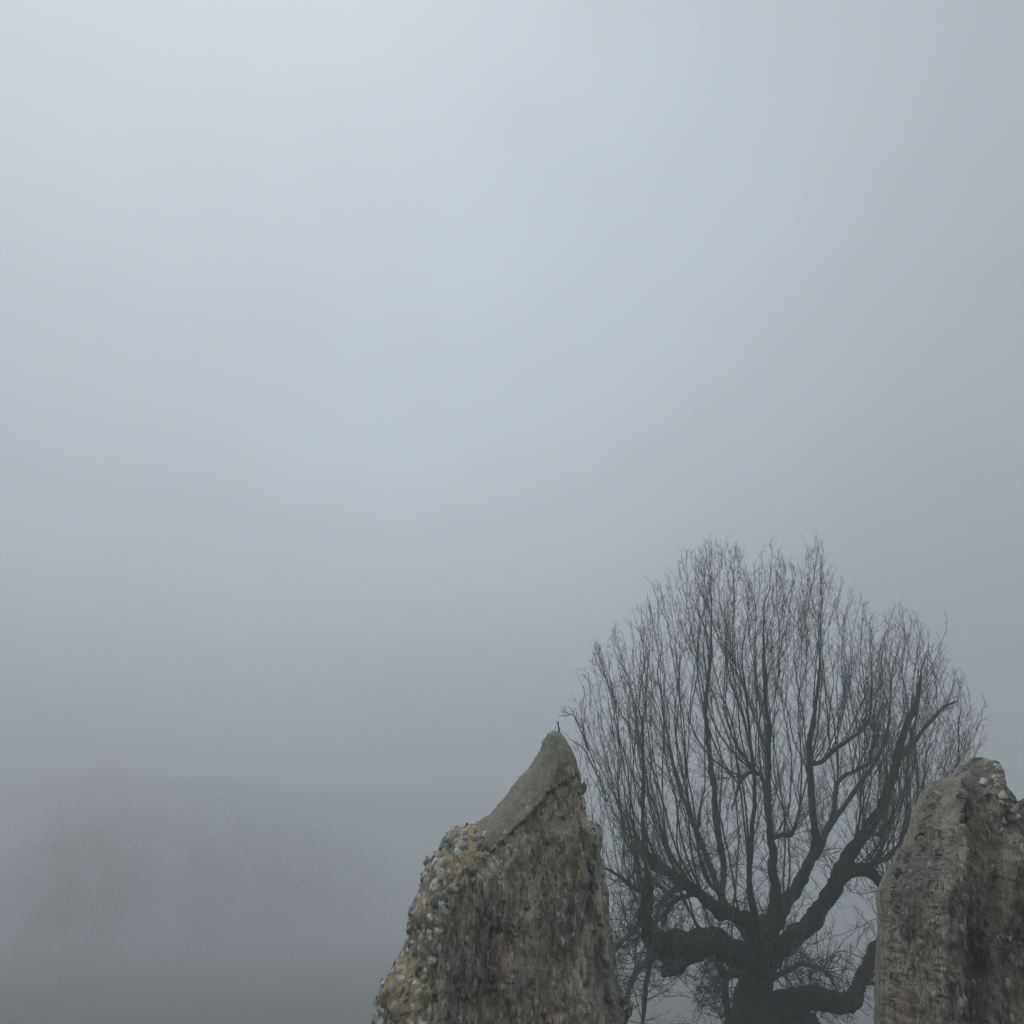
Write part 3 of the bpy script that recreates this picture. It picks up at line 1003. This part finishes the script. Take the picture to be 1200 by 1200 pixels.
# ------------------------------------------------------------------ shapes lost in the fog
def far_tree(name, label, px, py_top, Y, width, mat, mat_t, leaves, size, seed, trunk_r=.3, cat='tree', group=None):
    rnd = random.Random(seed)
    p = at(px, 1100, Y)
    base = Vector((p.x, Y, ground_z(p.x, Y)))
    h = at(px, py_top, Y).z - base.z
    o = empty(name, base, label, cat, group)
    t = Tubes()
    pts = [base + Vector((.12 * math.sin(i), 0, h * .12 * i / 8)) for i in range(9)]
    t.add(pts, [trunk_r * (1 - .1 * i) for i in range(9)], 8, .1)
    for k in range(0):
        i = rnd.randint(2, 8)
        a = rnd.uniform(0, 6.28)
        d = Vector((math.cos(a), math.sin(a), rnd.uniform(.5, 1.4))).normalized()
        L = width * rnd.uniform(.22, .42)
        q = [pts[i] + d * L * j / 5 + Vector((0, 0, .04 * j * j)) for j in range(6)]
        t.add(q, [trunk_r * .3 * (1 - j / 6) + .006 for j in range(6)], 5)
    build('trunk', t.v, t.f, mat_t, o)
    rs = np.random.RandomState(seed)
    u = rs.normal(0, 1, (leaves, 3)) * (.21, .21, .25)
    lump = np.array([noise.noise((a * 7 + seed, b * 7, c * 7)) for a, b, c in u])
    u = u[lump > rs.uniform(-.7, .2, leaves)]
    c = np.array(base) + u * (width, width, h) + (0, 0, h * .40)
    gz = np.array([ground_z(a, b) for a, b in c[:, :2]])
    c = c[(c[:, 2] > gz + .1) & (c[:, 2] < 22.5)]
    d = rs.normal(0, 1, c.shape) + (0, 0, .8)
    d /= np.linalg.norm(d, axis=1)[:, None]
    e = np.cross(d, rs.normal(0, 1, c.shape))
    e /= np.linalg.norm(e, axis=1)[:, None]
    sz = size * rs.uniform(.5, 1.3, (len(c), 1))
    V = np.stack([c - d * sz, c - e * sz * .35, c + d * sz, c + e * sz * .35], 1).reshape(-1, 3).tolist()
    Fc = np.arange(len(V)).reshape(-1, 4).tolist()
    build('crown', V, Fc, mat, o, smooth=False)

M_russet = mat_bark('russet winter leaf', (.42, .13, .08), (.52, .20, .13))
M_fardark = mat_bark('distant evergreen leaf', (.022, .024, .020), (.04, .042, .034))
far_tree('distant_tree', 'russet leaved tree blurred almost away by fog at the far left', 80, 885, 114, 23, M_russet, M_branch, 300000, .060, 1, .09)
far_tree('distant_tree', 'grey smudge of a tree deep in the fog, just right of the russet one', 212, 860, 138, 40, M_fardark, M_branch, 250000, .072, 2, .09)
far_tree('distant_tree', 'faintest smudge of a tree in the fog, nearest the left wall', 345, 900, 150, 40, M_fardark, M_branch, 180000, .072, 3, .09)

# ------------------------------------------------------------------ fog
def make_haze():
    x, z0, z1 = 660, -12.5, 23
    vs = [(sx * x, sy * x, z) for z in (z0, z1) for sx, sy in ((-1, -1), (1, -1), (1, 1), (-1, 1))]
    fs = [(3, 2, 1, 0), (4, 5, 6, 7), (0, 1, 5, 4), (1, 2, 6, 5), (2, 3, 7, 6), (3, 0, 4, 7)]
    m = bpy.data.materials.new('fog')
    m.use_nodes = True
    nt = m.node_tree
    nt.nodes.remove(nt.nodes['Principled BSDF'])
    v = N(nt, 'ShaderNodeVolumePrincipled')
    v.inputs['Color'].default_value = (.92, .94, .965, 1)
    v.inputs['Density'].default_value = .012
    v.inputs['Density Attribute'].default_value = ''
    v.inputs['Anisotropy'].default_value = 0.0
    nt.links.new(v.outputs[0], nt.nodes['Material Output'].inputs['Volume'])
    try:
        m.cycles.homogeneous_volume = True
    except Exception:
        pass
    o = build('haze', vs, fs, m, smooth=False)
    o['kind'] = 'stuff'
make_haze()

# ------------------------------------------------------------------ sky and light
SUN_EL, SUN_AZ = R(68), R(-75)          # high up to the left, behind the overcast
w = bpy.data.worlds.new('World')
S.world = w
w.use_nodes = True
nt = w.node_tree
bg = nt.nodes['Background']
sky = N(nt, 'ShaderNodeTexSky', sky_type='NISHITA')
sky.sun_disc = False
sky.sun_elevation = SUN_EL
sky.sun_rotation = SUN_AZ
sky.air_density = 1.0
sky.dust_density = 4.0
tc = N(nt, 'ShaderNodeTexCoord')
sep = N(nt, 'ShaderNodeSeparateXYZ')
nt.links.new(tc.outputs['Generated'], sep.inputs[0])
# an overcast deck: brightest overhead, a third of that at the horizon, brighter where the hidden sun stands
mr = N(nt, 'ShaderNodeMapRange')
mr.inputs['From Min'].default_value = 0
mr.inputs['From Max'].default_value = 1
mr.inputs['To Min'].default_value = .50
mr.inputs['To Max'].default_value = 1
nt.links.new(sep.outputs['Z'], mr.inputs['Value'])
dot = N(nt, 'ShaderNodeVectorMath', operation='DOT_PRODUCT')
nrm = N(nt, 'ShaderNodeVectorMath', operation='NORMALIZE')
nt.links.new(tc.outputs['Generated'], nrm.inputs[0])
nt.links.new(nrm.outputs[0], dot.inputs[0])
GE, GA = R(38), R(-40)         # where the fog deck is thinnest
dot.inputs[1].default_value = (math.sin(GA) * math.cos(GE), math.cos(GA) * math.cos(GE), math.sin(GE))
glow = N(nt, 'ShaderNodeMapRange', interpolation_type='SMOOTHSTEP')
glow.inputs['From Min'].default_value = .45
glow.inputs['From Max'].default_value = 1.0
glow.inputs['To Min'].default_value = .86
glow.inputs['To Max'].default_value = 1.15
nt.links.new(dot.outputs['Value'], glow.inputs['Value'])
mul = N(nt, 'ShaderNodeMath', operation='MULTIPLY')
nt.links.new(mr.outputs[0], mul.inputs[0])
nt.links.new(glow.outputs[0], mul.inputs[1])
cl = N(nt, 'ShaderNodeTexNoise')
cl.inputs['Scale'].default_value = 1.6
cl.inputs['Detail'].default_value = 3
nt.links.new(tc.outputs['Generated'], cl.inputs['Vector'])
cm = N(nt, 'ShaderNodeMapRange')
cm.inputs['From Min'].default_value = .3
cm.inputs['From Max'].default_value = .7
cm.inputs['To Min'].default_value = .92
cm.inputs['To Max'].default_value = 1.08
nt.links.new(cl.outputs['Fac'], cm.inputs['Value'])
mul2 = N(nt, 'ShaderNodeMath', operation='MULTIPLY')
nt.links.new(mul.outputs[0], mul2.inputs[0])
nt.links.new(cm.outputs[0], mul2.inputs[1])
SKYL = 6.8
deck = N(nt, 'ShaderNodeVectorMath', operation='SCALE')
deck.inputs[0].default_value = (.890 * SKYL, .989 * SKYL, 1.061 * SKYL)
nt.links.new(mul2.outputs[0], deck.inputs['Scale'])
mx = mix(nt, .12, deck.outputs[0], sky.outputs[0])
nt.links.new(mx, bg.inputs['Color'])
bg.inputs['Strength'].default_value = .12

sun = bpy.data.lights.new('sun', 'SUN')
sun.energy = .5
sun.angle = R(20)
sun.color = (1, .98, .96)
so_ = bpy.data.objects.new('sun', sun)
COL.objects.link(so_)
sd = Vector((math.sin(SUN_AZ) * math.cos(SUN_EL), math.cos(SUN_AZ) * math.cos(SUN_EL), math.sin(SUN_EL)))
so_.rotation_euler = sd.to_track_quat('Z', 'Y').to_euler()

# ------------------------------------------------------------------ camera and render settings
cam = bpy.data.cameras.new('camera')
cam.sensor_width = 36
cam.lens = F / 1200 * 36
cam.clip_end = 3000
co = bpy.data.objects.new('camera', cam)
co.location = (0, 0, EYE)
co.rotation_euler = (R(90) + PITCH, 0, 0)
COL.objects.link(co)
S.camera = co
S.view_settings.view_transform = 'Standard'
S.view_settings.look = 'None'
S.view_settings.exposure = 0
S.view_settings.gamma = 1
S.cycles.volume_bounces = 1
S.cycles.max_bounces = 6
S.cycles.use_denoising = True
